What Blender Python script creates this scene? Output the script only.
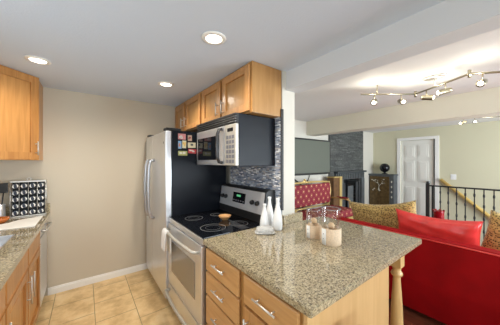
import bpy, bmesh, math, random
from mathutils import Vector, Matrix
random.seed(7)
C = bpy.context.scene.collection
PI = math.pi
for o in list(bpy.data.objects): bpy.data.objects.remove(o)

# ------------------------------------------------------------------ camera
cd = bpy.data.cameras.new('camera'); cam = bpy.data.objects.new('camera', cd); C.objects.link(cam)
cd.sensor_width = 36; cd.lens = 219.1/500*36; cd.shift_y = -0.001; cd.clip_start = 0.05
cam.location = (0, 0, 1.46); cam.rotation_euler = (PI/2, 0, -math.radians(36.9))
bpy.context.scene.camera = cam
# ------------------------------------------------------------------ world, exposure
w = bpy.data.worlds.new('world'); bpy.context.scene.world = w; w.use_nodes = True
w.node_tree.nodes['Background'].inputs[0].default_value = (0.75, 0.87, 1, 1)
w.node_tree.nodes['Background'].inputs[1].default_value = 1.0
vs = bpy.context.scene.view_settings
vs.view_transform = 'Standard'; vs.look = 'None'; vs.exposure = 0.12; vs.gamma = 1; vs.use_curve_mapping = False

def area(name, loc, rot, sx, sy, power, col=(1, 1, 1)):
    l = bpy.data.lights.new(name, 'AREA'); l.shape = 'RECTANGLE'; l.size = sx; l.size_y = sy
    l.energy = power; l.color = col
    o = bpy.data.objects.new(name, l); C.objects.link(o); o.location = loc; o.rotation_euler = rot
    return o
# fill area lights in unseen windows, added behind and beside the camera
DAY_FILL = (0.86, 0.94, 1.0)
area('fill_kitchen', (0.15, -2.62, 1.35), (PI/2, 0, 0), 1.5, 1.5, 60, DAY_FILL)
area('fill_living', (4.0, -2.62, 1.15), (PI/2, 0, 0), 3.2, 2.0, 340, DAY_FILL)
area('fill_sink', (-0.99, 1.15, 1.55), (0, -PI/2, 0), 0.85, 1.3, 14, DAY_FILL)

def spot(name, loc, target, power, angle=150, blend=0.9, col=(1, 0.9, 0.75), size=0.05):
    l = bpy.data.lights.new(name, 'SPOT'); l.energy = power; l.spot_size = math.radians(angle)
    l.spot_blend = blend; l.color = col; l.shadow_soft_size = size
    o = bpy.data.objects.new(name, l); C.objects.link(o); o.location = loc
    d = Vector(target)-Vector(loc); o.rotation_euler = d.to_track_quat('-Z', 'Y').to_euler()
    return o

# ------------------------------------------------------------------ materials
def nmat(name):
    m = bpy.data.materials.new(name); m.use_nodes = True
    nt = m.node_tree; return m, nt, nt.nodes['Principled BSDF']
def simple(name, col, rough=0.5, metal=0.0, spec=0.5, emit=None, es=0, noise=0, nscale=20, bump=0, coat=0):
    m, nt, b = nmat(name)
    b.inputs['Base Color'].default_value = (*col, 1); b.inputs['Roughness'].default_value = rough
    b.inputs['Metallic'].default_value = metal; b.inputs['Specular IOR Level'].default_value = spec
    b.inputs['Coat Weight'].default_value = coat
    if emit: b.inputs['Emission Color'].default_value = (*emit, 1); b.inputs['Emission Strength'].default_value = es
    if noise or bump:
        tc = nt.nodes.new('ShaderNodeTexCoord'); n = nt.nodes.new('ShaderNodeTexNoise')
        n.inputs['Scale'].default_value = nscale; n.inputs['Detail'].default_value = 5
        nt.links.new(tc.outputs['Object'], n.inputs['Vector'])
        if noise:
            r = nt.nodes.new('ShaderNodeValToRGB')
            r.color_ramp.elements[0].position = 0.3; r.color_ramp.elements[1].position = 0.7
            r.color_ramp.elements[0].color = (*[c*(1-noise) for c in col], 1)
            r.color_ramp.elements[1].color = (*[min(1, c*(1+noise)) for c in col], 1)
            nt.links.new(n.outputs[0], r.inputs[0]); nt.links.new(r.outputs[0], b.inputs['Base Color'])
        if bump:
            bp = nt.nodes.new('ShaderNodeBump'); bp.inputs['Strength'].default_value = bump; bp.inputs['Distance'].default_value = 0.01
            nt.links.new(n.outputs[0], bp.inputs['Height']); nt.links.new(bp.outputs[0], b.inputs['Normal'])
    return m
def ramp(nt, stops, interp='LINEAR'):
    r = nt.nodes.new('ShaderNodeValToRGB'); cr = r.color_ramp; cr.interpolation = interp
    while len(cr.elements) < len(stops): cr.elements.new(0.5)
    for e, (p, c) in zip(cr.elements, stops): e.position = p; e.color = (*c, 1)
    return r
def mapping(nt, scale=(1, 1, 1), loc=(0, 0, 0), rot=(0, 0, 0)):
    tc = nt.nodes.new('ShaderNodeTexCoord'); mp = nt.nodes.new('ShaderNodeMapping')
    mp.inputs['Scale'].default_value = scale; mp.inputs['Location'].default_value = loc; mp.inputs['Rotation'].default_value = rot
    nt.links.new(tc.outputs['Object'], mp.inputs['Vector']); return mp
def wood(name, c1, c2, axis='z', rough=0.35, scale=1.0):
    m, nt, b = nmat(name)
    s = {'z': (14, 14, 1.2), 'y': (14, 1.2, 14), 'x': (1.2, 14, 14)}[axis]
    mp = mapping(nt, [q*scale for q in s]); n = nt.nodes.new('ShaderNodeTexNoise')
    n.inputs['Scale'].default_value = 2.2; n.inputs['Detail'].default_value = 6; n.inputs['Distortion'].default_value = 0.6
    nt.links.new(mp.outputs[0], n.inputs['Vector'])
    r = ramp(nt, [(0.3, c1), (0.7, c2)]); nt.links.new(n.outputs[0], r.inputs[0]); nt.links.new(r.outputs[0], b.inputs['Base Color'])
    b.inputs['Roughness'].default_value = rough; b.inputs['Coat Weight'].default_value = 0.15
    return m
def granite(name):
    m, nt, b = nmat(name)
    mp = mapping(nt)
    v = nt.nodes.new('ShaderNodeTexVoronoi'); v.inputs['Scale'].default_value = 200
    n = nt.nodes.new('ShaderNodeTexNoise'); n.inputs['Scale'].default_value = 105; n.inputs['Detail'].default_value = 4
    n2 = nt.nodes.new('ShaderNodeTexNoise'); n2.inputs['Scale'].default_value = 7
    for q in (v, n, n2): nt.links.new(mp.outputs[0], q.inputs['Vector'])
    r1 = ramp(nt, [(0.0, (0.035, 0.028, 0.024)), (0.16, (0.10, 0.08, 0.06)), (0.34, (0.29, 0.235, 0.13)), (0.62, (0.43, 0.355, 0.215)), (0.85, (0.70, 0.61, 0.43))])
    sep = nt.nodes.new('ShaderNodeSeparateColor'); nt.links.new(v.outputs['Color'], sep.inputs[0])
    nt.links.new(sep.outputs[0], r1.inputs[0])
    r2 = ramp(nt, [(0.38, (0.09, 0.07, 0.055)), (0.5, (0.43, 0.355, 0.22)), (0.68, (0.56, 0.48, 0.32))]); nt.links.new(n.outputs[0], r2.inputs[0])
    mx = nt.nodes.new('ShaderNodeMix'); mx.data_type = 'RGBA'; mx.inputs[0].default_value = 0.55
    nt.links.new(r1.outputs[0], mx.inputs[6]); nt.links.new(r2.outputs[0], mx.inputs[7])
    nt.links.new(mx.outputs[2], b.inputs['Base Color']); b.inputs['Roughness'].default_value = 0.07; b.inputs['Coat Weight'].default_value = 0.6; b.inputs['Coat Roughness'].default_value = 0.03
    return m
def tilefloor():
    m, nt, b = nmat('ceramic floor tile')
    tc = nt.nodes.new('ShaderNodeTexCoord'); sp = nt.nodes.new('ShaderNodeSeparateXYZ'); cb = nt.nodes.new('ShaderNodeCombineXYZ')
    nt.links.new(tc.outputs['Object'], sp.inputs[0])
    def add(o, v):
        a = nt.nodes.new('ShaderNodeMath'); a.inputs[1].default_value = v; nt.links.new(o, a.inputs[0]); return a.outputs[0]
    T = 0.335
    nt.links.new(add(sp.outputs['Y'], -2.597+T*20), cb.inputs[0]); nt.links.new(add(sp.outputs['X'], 0.263+T*21), cb.inputs[1])
    br = nt.nodes.new('ShaderNodeTexBrick'); br.offset = 0.5
    for k, v in (('Scale', 1), ('Mortar Size', 0.003), ('Mortar Smooth', 0.1), ('Bias', 0), ('Brick Width', T), ('Row Height', T)): br.inputs[k].default_value = v
    nt.links.new(cb.outputs[0], br.inputs['Vector'])
    n = nt.nodes.new('ShaderNodeTexNoise'); n.inputs['Scale'].default_value = 6; n.inputs['Detail'].default_value = 7; n.inputs['Roughness'].default_value = 0.65
    nt.links.new(tc.outputs['Object'], n.inputs['Vector'])
    r = ramp(nt, [(0.32, (0.56, 0.37, 0.165)), (0.55, (0.80, 0.58, 0.30)), (0.75, (0.88, 0.71, 0.43))]); nt.links.new(n.outputs[0], r.inputs[0])
    nt.links.new(r.outputs[0], br.inputs['Color1']); nt.links.new(r.outputs[0], br.inputs['Color2'])
    br.inputs['Mortar'].default_value = (0.38, 0.28, 0.15, 1)
    nt.links.new(br.outputs[0], b.inputs['Base Color']); b.inputs['Roughness'].default_value = 0.4
    bp = nt.nodes.new('ShaderNodeBump'); bp.inputs['Distance'].default_value = 0.004; bp.invert = True
    nt.links.new(br.outputs['Fac'], bp.inputs['Height']); nt.links.new(bp.outputs[0], b.inputs['Normal'])
    return m
def bricks(name, ax, bw, bh, stops, mortar, ms, rough=0.3, bump=0.5, noise=0, interp='CONSTANT'):
    m, nt, b = nmat(name)
    tc = nt.nodes.new('ShaderNodeTexCoord'); sp = nt.nodes.new('ShaderNodeSeparateXYZ'); cb = nt.nodes.new('ShaderNodeCombineXYZ')
    nt.links.new(tc.outputs['Object'], sp.inputs[0]); nt.links.new(sp.outputs[ax], cb.inputs[0]); nt.links.new(sp.outputs['Z' if ax != 'F' else 'X'], cb.inputs[1])
    br = nt.nodes.new('ShaderNodeTexBrick'); br.offset = 0.37; br.offset_frequency = 2; br.squash = 0.7; br.squash_frequency = 3
    for k, v in (('Scale', 1), ('Mortar Size', ms), ('Mortar Smooth', 0.1), ('Bias', 0), ('Brick Width', bw), ('Row Height', bh)): br.inputs[k].default_value = v
    br.inputs['Color1'].default_value = (0, 0, 0, 1); br.inputs['Color2'].default_value = (1, 1, 1, 1); br.inputs['Mortar'].default_value = (0, 0, 0, 1)
    nt.links.new(cb.outputs[0], br.inputs['Vector'])
    r = ramp(nt, stops, interp); nt.links.new(br.outputs[0], r.inputs[0])
    out = r.outputs[0]
    if noise:
        n = nt.nodes.new('ShaderNodeTexNoise'); n.inputs['Scale'].default_value = 25; n.inputs['Detail'].default_value = 6
        nt.links.new(tc.outputs['Object'], n.inputs['Vector'])
        q = nt.nodes.new('ShaderNodeMix'); q.data_type = 'RGBA'; q.blend_type = 'MULTIPLY'; q.inputs[0].default_value = noise
        r3 = ramp(nt, [(0.3, (0.3, 0.3, 0.3)), (0.7, (1.6, 1.6, 1.6))]); nt.links.new(n.outputs[0], r3.inputs[0])
        nt.links.new(out, q.inputs[6]); nt.links.new(r3.outputs[0], q.inputs[7]); out = q.outputs[2]
    mx = nt.nodes.new('ShaderNodeMix'); mx.data_type = 'RGBA'; nt.links.new(br.outputs['Fac'], mx.inputs[0])
    nt.links.new(out, mx.inputs[6]); mx.inputs[7].default_value = (*mortar, 1)
    nt.links.new(mx.outputs[2], b.inputs['Base Color']); b.inputs['Roughness'].default_value = rough
    sb = nt.nodes.new('ShaderNodeMath'); sb.operation = 'SUBTRACT'; nt.links.new(br.outputs[0], sb.inputs[0]); nt.links.new(br.outputs['Fac'], sb.inputs[1])
    bp = nt.nodes.new('ShaderNodeBump'); bp.inputs['Distance'].default_value = 0.01; bp.inputs['Strength'].default_value = bump
    nt.links.new(sb.outputs[0], bp.inputs['Height']); nt.links.new(bp.outputs[0], b.inputs['Normal'])
    return m
def woodfloor():
    m, nt, b = nmat('cherry plank floor')
    tc = nt.nodes.new('ShaderNodeTexCoord'); sp = nt.nodes.new('ShaderNodeSeparateXYZ'); cb = nt.nodes.new('ShaderNodeCombineXYZ')
    nt.links.new(tc.outputs['Object'], sp.inputs[0]); nt.links.new(sp.outputs['Y'], cb.inputs[0]); nt.links.new(sp.outputs['X'], cb.inputs[1])
    br = nt.nodes.new('ShaderNodeTexBrick'); br.offset = 0.4
    for k, v in (('Scale', 1), ('Mortar Size', 0.0015), ('Bias', 0), ('Brick Width', 0.9), ('Row Height', 0.085)): br.inputs[k].default_value = v
    br.inputs['Color1'].default_value = (0.16, 0.04, 0.022, 1); br.inputs['Color2'].default_value = (0.26, 0.075, 0.038, 1); br.inputs['Mortar'].default_value = (0.03, 0.01, 0.008, 1)
    nt.links.new(cb.outputs[0], br.inputs['Vector']); nt.links.new(br.outputs[0], b.inputs['Base Color']); b.inputs['Roughness'].default_value = 0.3
    return m
def leopard():
    m, nt, b = nmat('leopard plush')
    mp = mapping(nt, (1, 1, 1)); v = nt.nodes.new('ShaderNodeTexVoronoi'); v.inputs['Scale'].default_value = 66; v.inputs['Randomness'].default_value = 0.9
    n = nt.nodes.new('ShaderNodeTexNoise'); n.inputs['Scale'].default_value = 70
    nt.links.new(mp.outputs[0], v.inputs['Vector']); nt.links.new(mp.outputs[0], n.inputs['Vector'])
    a = nt.nodes.new('ShaderNodeMath'); a.operation = 'MULTIPLY_ADD'; a.inputs[1].default_value = 0.45; nt.links.new(n.outputs[0], a.inputs[0]); nt.links.new(v.outputs['Distance'], a.inputs[2])
    r = ramp(nt, [(0.0, (0.36, 0.17, 0.035)), (0.31, (0.34, 0.15, 0.03)), (0.34, (0.02, 0.01, 0.006)), (0.555, (0.02, 0.01, 0.006)), (0.60, (0.44, 0.29, 0.08)), (1, (0.62, 0.44, 0.15))])
    nt.links.new(a.outputs[0], r.inputs[0]); nt.links.new(r.outputs[0], b.inputs['Base Color'])
    b.inputs['Roughness'].default_value = 0.75; b.inputs['Sheen Weight'].default_value = 0.3
    return m
def damask():
    m, nt, b = nmat('red woven upholstery with gold motif')
    tc = nt.nodes.new('ShaderNodeTexCoord'); sp = nt.nodes.new('ShaderNodeSeparateXYZ'); nt.links.new(tc.outputs['Object'], sp.inputs[0])
    ad = nt.nodes.new('ShaderNodeMath'); ad.operation = 'ADD'; nt.links.new(sp.outputs['Y'], ad.inputs[0]); nt.links.new(sp.outputs['Z'], ad.inputs[1])
    cb = nt.nodes.new('ShaderNodeCombineXYZ'); nt.links.new(sp.outputs['X'], cb.inputs[0]); nt.links.new(ad.outputs[0], cb.inputs[1])
    def tex(scale, off):
        mp = nt.nodes.new('ShaderNodeMapping'); mp.inputs['Scale'].default_value = scale; mp.inputs['Location'].default_value = off
        nt.links.new(cb.outputs[0], mp.inputs['Vector'])
        v = nt.nodes.new('ShaderNodeTexVoronoi'); v.voronoi_dimensions = '2D'; v.inputs['Scale'].default_value = 1; v.inputs['Randomness'].default_value = 0
        nt.links.new(mp.outputs[0], v.inputs['Vector']); return v
    v1 = tex((7.0, 6.0, 1), (0, 0, 0)); v2 = tex((7.0, 6.0, 1), (0.5, 0.5, 0))
    mn = nt.nodes.new('ShaderNodeMath'); mn.operation = 'MINIMUM'; nt.links.new(v1.outputs['Distance'], mn.inputs[0]); nt.links.new(v2.outputs['Distance'], mn.inputs[1])
    r = ramp(nt, [(0.0, (0.75, 0.55, 0.28)), (0.06, (0.7, 0.45, 0.2)), (0.12, (0.22, 0.006, 0.02)), (0.20, (0.22, 0.006, 0.022)), (0.215, (0.50, 0.25, 0.15)), (0.235, (0.22, 0.006, 0.022)), (1, (0.22, 0.006, 0.022))])
    nt.links.new(mn.outputs[0], r.inputs[0]); nt.links.new(r.outputs[0], b.inputs['Base Color']); b.inputs['Roughness'].default_value = 0.7
    return m
def glassy(name, tint=(1, 1, 1), gl=0.05):
    m = bpy.data.materials.new(name); m.use_nodes = True; nt = m.node_tree; nt.nodes.clear()
    o = nt.nodes.new('ShaderNodeOutputMaterial'); mx = nt.nodes.new('ShaderNodeMixShader'); t = nt.nodes.new('ShaderNodeBsdfTransparent'); g = nt.nodes.new('ShaderNodeBsdfGlossy')
    t.inputs[0].default_value = (*tint, 1); g.inputs['Roughness'].default_value = 0.03
    lw = nt.nodes.new('ShaderNodeLayerWeight'); lw.inputs[0].default_value = 0.3
    ma = nt.nodes.new('ShaderNodeMath'); ma.operation = 'MULTIPLY_ADD'; ma.inputs[1].default_value = 0.6; ma.inputs[2].default_value = gl
    nt.links.new(lw.outputs['Facing'], ma.inputs[0]); nt.links.new(ma.outputs[0], mx.inputs[0]); nt.links.new(t.outputs[0], mx.inputs[1]); nt.links.new(g.outputs[0], mx.inputs[2]); nt.links.new(mx.outputs[0], o.inputs[0])
    return m

M = dict(
    wall=simple('cream wall paint', (0.59, 0.525, 0.42), 0.75, bump=0.04, nscale=160),
    wall2=simple('olive cream wall paint', (0.63, 0.60, 0.435), 0.75, bump=0.04, nscale=160),
    white_wall=simple('off white wall paint', (0.64, 0.61, 0.54), 0.7, bump=0.04, nscale=160),
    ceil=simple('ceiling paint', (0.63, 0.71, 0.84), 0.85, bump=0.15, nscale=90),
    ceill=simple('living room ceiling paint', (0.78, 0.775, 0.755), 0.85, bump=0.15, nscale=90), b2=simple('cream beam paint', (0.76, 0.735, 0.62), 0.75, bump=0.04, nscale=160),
    beam=simple('pale grey beam paint', (0.68, 0.70, 0.73), 0.8, bump=0.05, nscale=120),
    trim=simple('white trim paint', (0.88, 0.87, 0.84), 0.35),
    door=simple('white door paint', (0.82, 0.81, 0.75), 0.35),
    tile=tilefloor(), wfloor=woodfloor(), granite=granite('speckled brown granite'),
    maple=wood('honey maple', (0.42, 0.195, 0.062), (0.54, 0.28, 0.10)),
    mapley=wood('honey maple across', (0.50, 0.26, 0.095), (0.64, 0.37, 0.155), 'y'),
    maplein=wood('honey maple panel', (0.40, 0.20, 0.062), (0.47, 0.255, 0.088)),
    orange=wood('orange maple', (0.40, 0.17, 0.045), (0.56, 0.27, 0.08)),
    orangein=wood('orange maple panel', (0.46, 0.21, 0.055), (0.62, 0.31, 0.10)),
    pale=wood('pale maple', (0.58, 0.36, 0.155), (0.66, 0.43, 0.20)),
    pine=wood('yellow pine', (0.70, 0.45, 0.12), (0.84, 0.60, 0.2), 'y'),
    postw=wood('clear finished pine', (0.60, 0.38, 0.15), (0.72, 0.49, 0.22)),
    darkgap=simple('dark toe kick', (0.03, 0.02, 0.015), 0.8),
    steel=simple('brushed stainless steel', (0.76, 0.78, 0.82), 0.33, 0.9, noise=0.06, nscale=3),
    steeld=simple('dark steel', (0.30, 0.31, 0.33), 0.3, 1),
    sinkm=simple('satin sink steel', (0.80, 0.83, 0.87), 0.4, 0.55),
    nickel=simple('brushed nickel', (0.70, 0.69, 0.66), 0.4, 0.8),
    nickelw=simple('warm brushed nickel', (0.42, 0.38, 0.28), 0.3, 1),
    blackg=simple('black glass', (0.006, 0.007, 0.010), 0.05, spec=0.4),
    blackp=simple('textured black enamel', (0.008, 0.010, 0.015), 0.2, spec=0.16, bump=0.2, nscale=220),
    black=simple('matte black', (0.012, 0.012, 0.013), 0.5),
    grey=simple('grey ring print', (0.22, 0.22, 0.22), 0.25),
    silverp=simple('silver plastic', (0.52, 0.50, 0.45), 0.35, 0.4),
    btn=simple('pale grey buttons', (0.16, 0.165, 0.19), 0.5),
    white=simple('glossy white ceramic', (0.85, 0.85, 0.85), 0.12),
    towel=simple('white terry cloth', (0.85, 0.85, 0.84), 0.95, bump=0.5, nscale=200),
    paper=simple('white paper', (0.88, 0.87, 0.84), 0.8),
    red=simple('red velvet', (0.34, 0.003, 0.006), 0.65, spec=0.15, noise=0.16, nscale=5, bump=0.1),
    redl=simple('red leather', (0.78, 0.05, 0.045), 0.28, noise=0.15, nscale=9, bump=0.3),
    redg=simple('dark red glass', (0.28, 0.006, 0.012), 0.12),
    redt=simple('orange red enamel', (0.55, 0.10, 0.05), 0.4, noise=0.3, nscale=40),
    leo=leopard(), damask=damask(),
    gold=simple('gilded carved wood', (0.60, 0.44, 0.17), 0.35, 0.35),
    stone=bricks('grey ledgestone', 'X', 0.26, 0.028, [(0.0, (0.065, 0.07, 0.068)), (0.5, (0.095, 0.10, 0.097)), (1, (0.14, 0.145, 0.14))], (0.035, 0.037, 0.035), 0.002, 0.7, 1.0, 0.5, 'LINEAR'),
    mosaic=bricks('glass and stone mosaic', 'Y', 0.046, 0.0125, [(0.0, (0.16, 0.20, 0.29)), (0.2, (0.34, 0.39, 0.50)), (0.42, (0.48, 0.54, 0.64)), (0.6, (0.26, 0.27, 0.31)), (0.7, (0.55, 0.53, 0.53)), (0.82, (0.92, 0.94, 0.97))], (0.3, 0.3, 0.32), 0.0012, 0.12, 0.6),
    mantel=simple('charcoal painted mantel', (0.045, 0.05, 0.055), 0.45),
    slate=simple('dark slate', (0.09, 0.1, 0.105), 0.6, noise=0.2, nscale=8),
    screen=simple('switched off tv screen', (0.13, 0.145, 0.125), 0.09),  # grey-green base colour stands in for the room reflected in the screen
    bronze=simple('aged bronze lacquer', (0.12, 0.075, 0.028), 0.35, 0.2, noise=0.35, nscale=14),
    browng=simple('brown lacquer', (0.13, 0.06, 0.022), 0.4, noise=0.3, nscale=14),
    shell=simple('mother of pearl inlay', (0.62, 0.6, 0.5), 0.3),
    bulb=simple('lit bulb lens', (1, 1, 1), 0.3, emit=(1, 0.9, 0.72), es=5),
    disc=simple('lit recessed lens', (1, 1, 1), 0.3, emit=(1, 0.93, 0.8), es=7),
    lcd=simple('green clock digits', (0.1, 0.5, 0.2), 0.3, emit=(0.25, 0.9, 0.45), es=0.25),
    toast=wood('toasted olive wood', (0.46, 0.20, 0.06), (0.72, 0.42, 0.18), 'x', 0.4),
    navy=simple('dark spice', (0.035, 0.045, 0.07), 0.35),
    woven=simple('cream woven band', (0.72, 0.55, 0.38), 0.8, noise=0.12, nscale=120, bump=0.4),
    ball=simple('pale wooden ball', (0.72, 0.5, 0.3), 0.5),
    stonep=simple('grey pebble', (0.25, 0.21, 0.18), 0.6),
    glass=glassy('clear glass', (0.97, 0.97, 0.97), 0.09), rimg=simple('pale glass rim', (0.38, 0.39, 0.40), 0.2), wglass=glassy('window glass', (0.97, 0.98, 0.98), 0.05),
    bowl=simple('amber glazed pottery', (0.50, 0.14, 0.03), 0.15),
)

# ------------------------------------------------------------------ mesh helpers
class MB:
    def __init__(s): s.bm = bmesh.new()
    def merge(s, t, smooth=False):
        for f in t.faces: f.smooth = smooth
        me = bpy.data.meshes.new('t'); t.to_mesh(me); t.free(); s.bm.from_mesh(me); bpy.data.meshes.remove(me); return s
    def box(s, x0, x1, y0, y1, z0, z1, bv=0.0, seg=2, smooth=False):
        t = bmesh.new(); bmesh.ops.create_cube(t, size=1)
        for v in t.verts: v.co = Vector(((x0+x1)/2+v.co.x*(x1-x0), (y0+y1)/2+v.co.y*(y1-y0), (z0+z1)/2+v.co.z*(z1-z0)))
        if bv: bmesh.ops.bevel(t, geom=t.edges[:], offset=bv, segments=seg, affect='EDGES', profile=0.7)
        return s.merge(t, smooth)
    def obox(s, o, u, n, ur, zr, nr, bv=0.0):
        o, u, n = Vector(o), Vector(u), Vector(n); zz = Vector((0, 0, 1)); t = bmesh.new(); bmesh.ops.create_cube(t, size=1)
        for v in t.verts:
            c = v.co; a = (ur[0]+ur[1])/2+c.x*(ur[1]-ur[0]); b = (nr[0]+nr[1])/2+c.y*(nr[1]-nr[0]); d = (zr[0]+zr[1])/2+c.z*(zr[1]-zr[0])
            v.co = o+u*a+n*b+zz*d
        if bv: bmesh.ops.bevel(t, geom=t.edges[:], offset=bv, segments=1, affect='EDGES')
        bmesh.ops.recalc_face_normals(t, faces=t.faces[:]); return s.merge(t)
    def tube(s, pts, r, n=10, cap=True):
        pts = [Vector(p) for p in pts]; rs = r if isinstance(r, (list, tuple)) else [r]*len(pts); t = bmesh.new(); rings = []
        prev = None
        for i, p in enumerate(pts):
            d = (pts[min(i+1, len(pts)-1)]-pts[max(i-1, 0)]).normalized()
            if prev is None: a = d.orthogonal().normalized()
            else: a = (prev-d*prev.dot(d)).normalized()
            prev = a; b = d.cross(a)
            rings.append([t.verts.new(p+(a*math.cos(2*PI*k/n)+b*math.sin(2*PI*k/n))*rs[i]) for k in range(n)])
        for i in range(len(rings)-1):
            for k in range(n): t.faces.new((rings[i][k], rings[i][(k+1) % n], rings[i+1][(k+1) % n], rings[i+1][k]))
        if cap: t.faces.new(rings[0][::-1]); t.faces.new(rings[-1])
        bmesh.ops.recalc_face_normals(t, faces=t.faces[:]); return s.merge(t, True)
    def lathe(s, prof, c=(0, 0, 0), n=24, smooth=True, sx=1, sy=1):
        t = bmesh.new(); rings = []
        for r, z in prof:
            if r < 1e-5: rings.append([t.verts.new((c[0], c[1], c[2]+z))])
            else: rings.append([t.verts.new((c[0]+sx*r*math.cos(2*PI*k/n), c[1]+sy*r*math.sin(2*PI*k/n), c[2]+z)) for k in range(n)])
        for a, b in zip(rings, rings[1:]):
            for k in range(n):
                A = [a[k % len(a)], a[(k+1) % len(a)], b[(k+1) % len(b)], b[k % len(b)]]; u = []
                for q in A:
                    if q not in u: u.append(q)
                if len(u) >= 3:
                    try: t.faces.new(u)
                    except ValueError: pass
        bmesh.ops.recalc_face_normals(t, faces=t.faces[:]); return s.merge(t, smooth)
    def poly(s, pts, z0, z1, bv=0):
        t = bmesh.new(); a = [t.verts.new((x, y, z0)) for x, y in pts]; b = [t.verts.new((x, y, z1)) for x, y in pts]
        n = len(pts); t.faces.new(a[::-1]); t.faces.new(b)
        for i in range(n): t.faces.new((a[i], a[(i+1) % n], b[(i+1) % n], b[i]))
        bmesh.ops.recalc_face_normals(t, faces=t.faces[:])
        if bv: bmesh.ops.bevel(t, geom=t.edges[:], offset=bv, segments=2, affect='EDGES')
        return s.merge(t)
    def ball(s, c, r, sx=1, sy=1, sz=1, n=12):
        t = bmesh.new(); bmesh.ops.create_uvsphere(t, u_segments=n*2, v_segments=n, radius=r)
        for v in t.verts: v.co = Vector((c[0]+v.co.x*sx, c[1]+v.co.y*sy, c[2]+v.co.z*sz))
        return s.merge(t, True)
    def xform(s, mat): bmesh.ops.transform(s.bm, matrix=mat, verts=s.bm.verts[:]); return s

def wloc(p):
    v = Vector((0, 0, 0))
    while p: v = v+p.location; p = p.parent
    return v
def obj(name, mb, mat, parent=None, label=None, local=False):
    me = bpy.data.meshes.new(name)
    if parent is not None and not local:
        L = wloc(parent)
        for v in mb.bm.verts: v.co -= L
    mb.bm.to_mesh(me); mb.bm.free(); me.materials.append(M[mat] if isinstance(mat, str) else mat)
    o = bpy.data.objects.new(name, me); C.objects.link(o)
    if parent is not None: o.parent = parent
    if label: o['label'] = label
    return o
def thing(name, label, cat, loc=(0, 0, 0), group=None):
    o = bpy.data.objects.new(name, None); C.objects.link(o); o.location = loc; o['label'] = label; o['category'] = cat
    if group: o['group'] = group
    o.empty_display_size = 0.1
    return o
def solo(name, mb, mat, label, cat, loc=None, group=None):
    if loc is not None:
        for v in mb.bm.verts: v.co -= Vector(loc)
    o = obj(name, mb, mat); o['label'] = label; o['category'] = cat
    if loc is not None: o.location = loc
    if group: o['group'] = group
    return o
def struct(name, mb, mat, parent=None):
    o = obj(name, mb, mat, parent)
    if parent is None: o['kind'] = 'structure'
    return o
def dup(root, loc, label=None):
    r = root.copy(); C.objects.link(r); r.location = loc
    if label: r['label'] = label
    for ch in list(root.children):
        c = ch.copy(); C.objects.link(c); c.parent = r
        for g in list(ch.children):
            d = g.copy(); C.objects.link(d); d.parent = c
    return r

# ------------------------------------------------------------------ the setting
H = 2.275
LW, BW = -0.96, 3.25            # left wall, kitchen back wall
WX0, WX1, WY = 1.40, 1.56, 1.385  # range wall
TY, DX = 2.86, 6.5              # living room back wall, door wall
B1, B2X, B2 = 2.107, 3.58, 2.0
RY = -2.6
struct('floor_kitchen', MB().box(LW-.15, 1.48, RY-.15, BW+.15, -0.1, 0), 'tile')
struct('floor_living', MB().box(1.48, 5.14, RY-.15, BW+.15, -0.1, 0).box(5.14, DX+.15, 1.45, BW+.15, -0.1, 0), 'wfloor')
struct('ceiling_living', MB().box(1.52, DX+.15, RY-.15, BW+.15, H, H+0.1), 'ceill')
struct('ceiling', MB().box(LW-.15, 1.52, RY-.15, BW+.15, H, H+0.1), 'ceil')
struct('wall_back', MB().box(LW-.15, WX0, BW, BW+.15, 0, H), 'wall')
struct('wall_range', MB().box(WX0, WX1, WY, BW+.15, 0, H), 'white_wall')
struct('trim_1', MB().box(1.45, 1.60, RY, WY, B1, H), 'beam')
struct('trim_2', MB().box(B2X, B2X+.27, RY, TY, B2, H), 'b2')
struct('wall_living_back', MB().box(WX1, 4.33, TY, BW+.15, 0, H).box(5.86, DX+.15, TY, BW+.15, 0, H), 'white_wall')
struct('wall_living_right', MB().box(DX, DX+.15, RY-.15, 1.49, -1.6, H).box(DX, DX+.15, 1.49, 2.19, 2.0, H).box(DX, DX+.15, 2.19, TY, 0, H), 'wall2')
fpw = MB().box(4.33, 4.92, TY-.03, BW, 0, H).box(5.66, 5.86, TY-.03, BW, 0, H).box(4.92, 5.66, TY-.03, BW, 1.05, H).box(4.92, 5.66, BW-.08, BW, 0, 1.05)
struct('wall_fireplace', fpw, 'stone')
struct('wall_left', MB().box(LW-.15, LW, RY-.15, 0.5, 0, H).box(LW-.15, LW, 1.8, BW, 0, H).box(LW-.15, LW, 0.5, 1.8, 0, 1.12).box(LW-.15, LW, 0.5, 1.8, 1.98, H), 'wall')
struct('wall_rear', MB().box(LW, -0.6, RY-.15, RY, 0, H).box(0.9, 2.4, RY-.15, RY, 0, H).box(5.6, DX, RY-.15, RY, 0, H)
       .box(-0.6, 0.9, RY-.15, RY, 0, 0.6).box(-0.6, 0.9, RY-.15, RY, 2.1, H).box(2.4, 5.6, RY-.15, RY, 2.15, H).box(2.4, 5.6, RY-.15, RY, 0, 0.15), 'wall')
struct('baseboard_back', MB().box(-0.33, WX0, BW-.014, BW, 0, 0.064, 0.004).box(-0.33, WX0, BW-.009, BW, 0.06, 0.08, 0.003), 'trim')
struct('baseboard_living', MB().box(WX1, 4.33, TY-.014, TY, 0, 0.1, 0.004).box(5.86, DX, TY-.014, TY, 0, 0.1, 0.004).box(DX-.014, DX, 2.27, TY, 0, 0.1, 0.004), 'trim')
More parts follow.
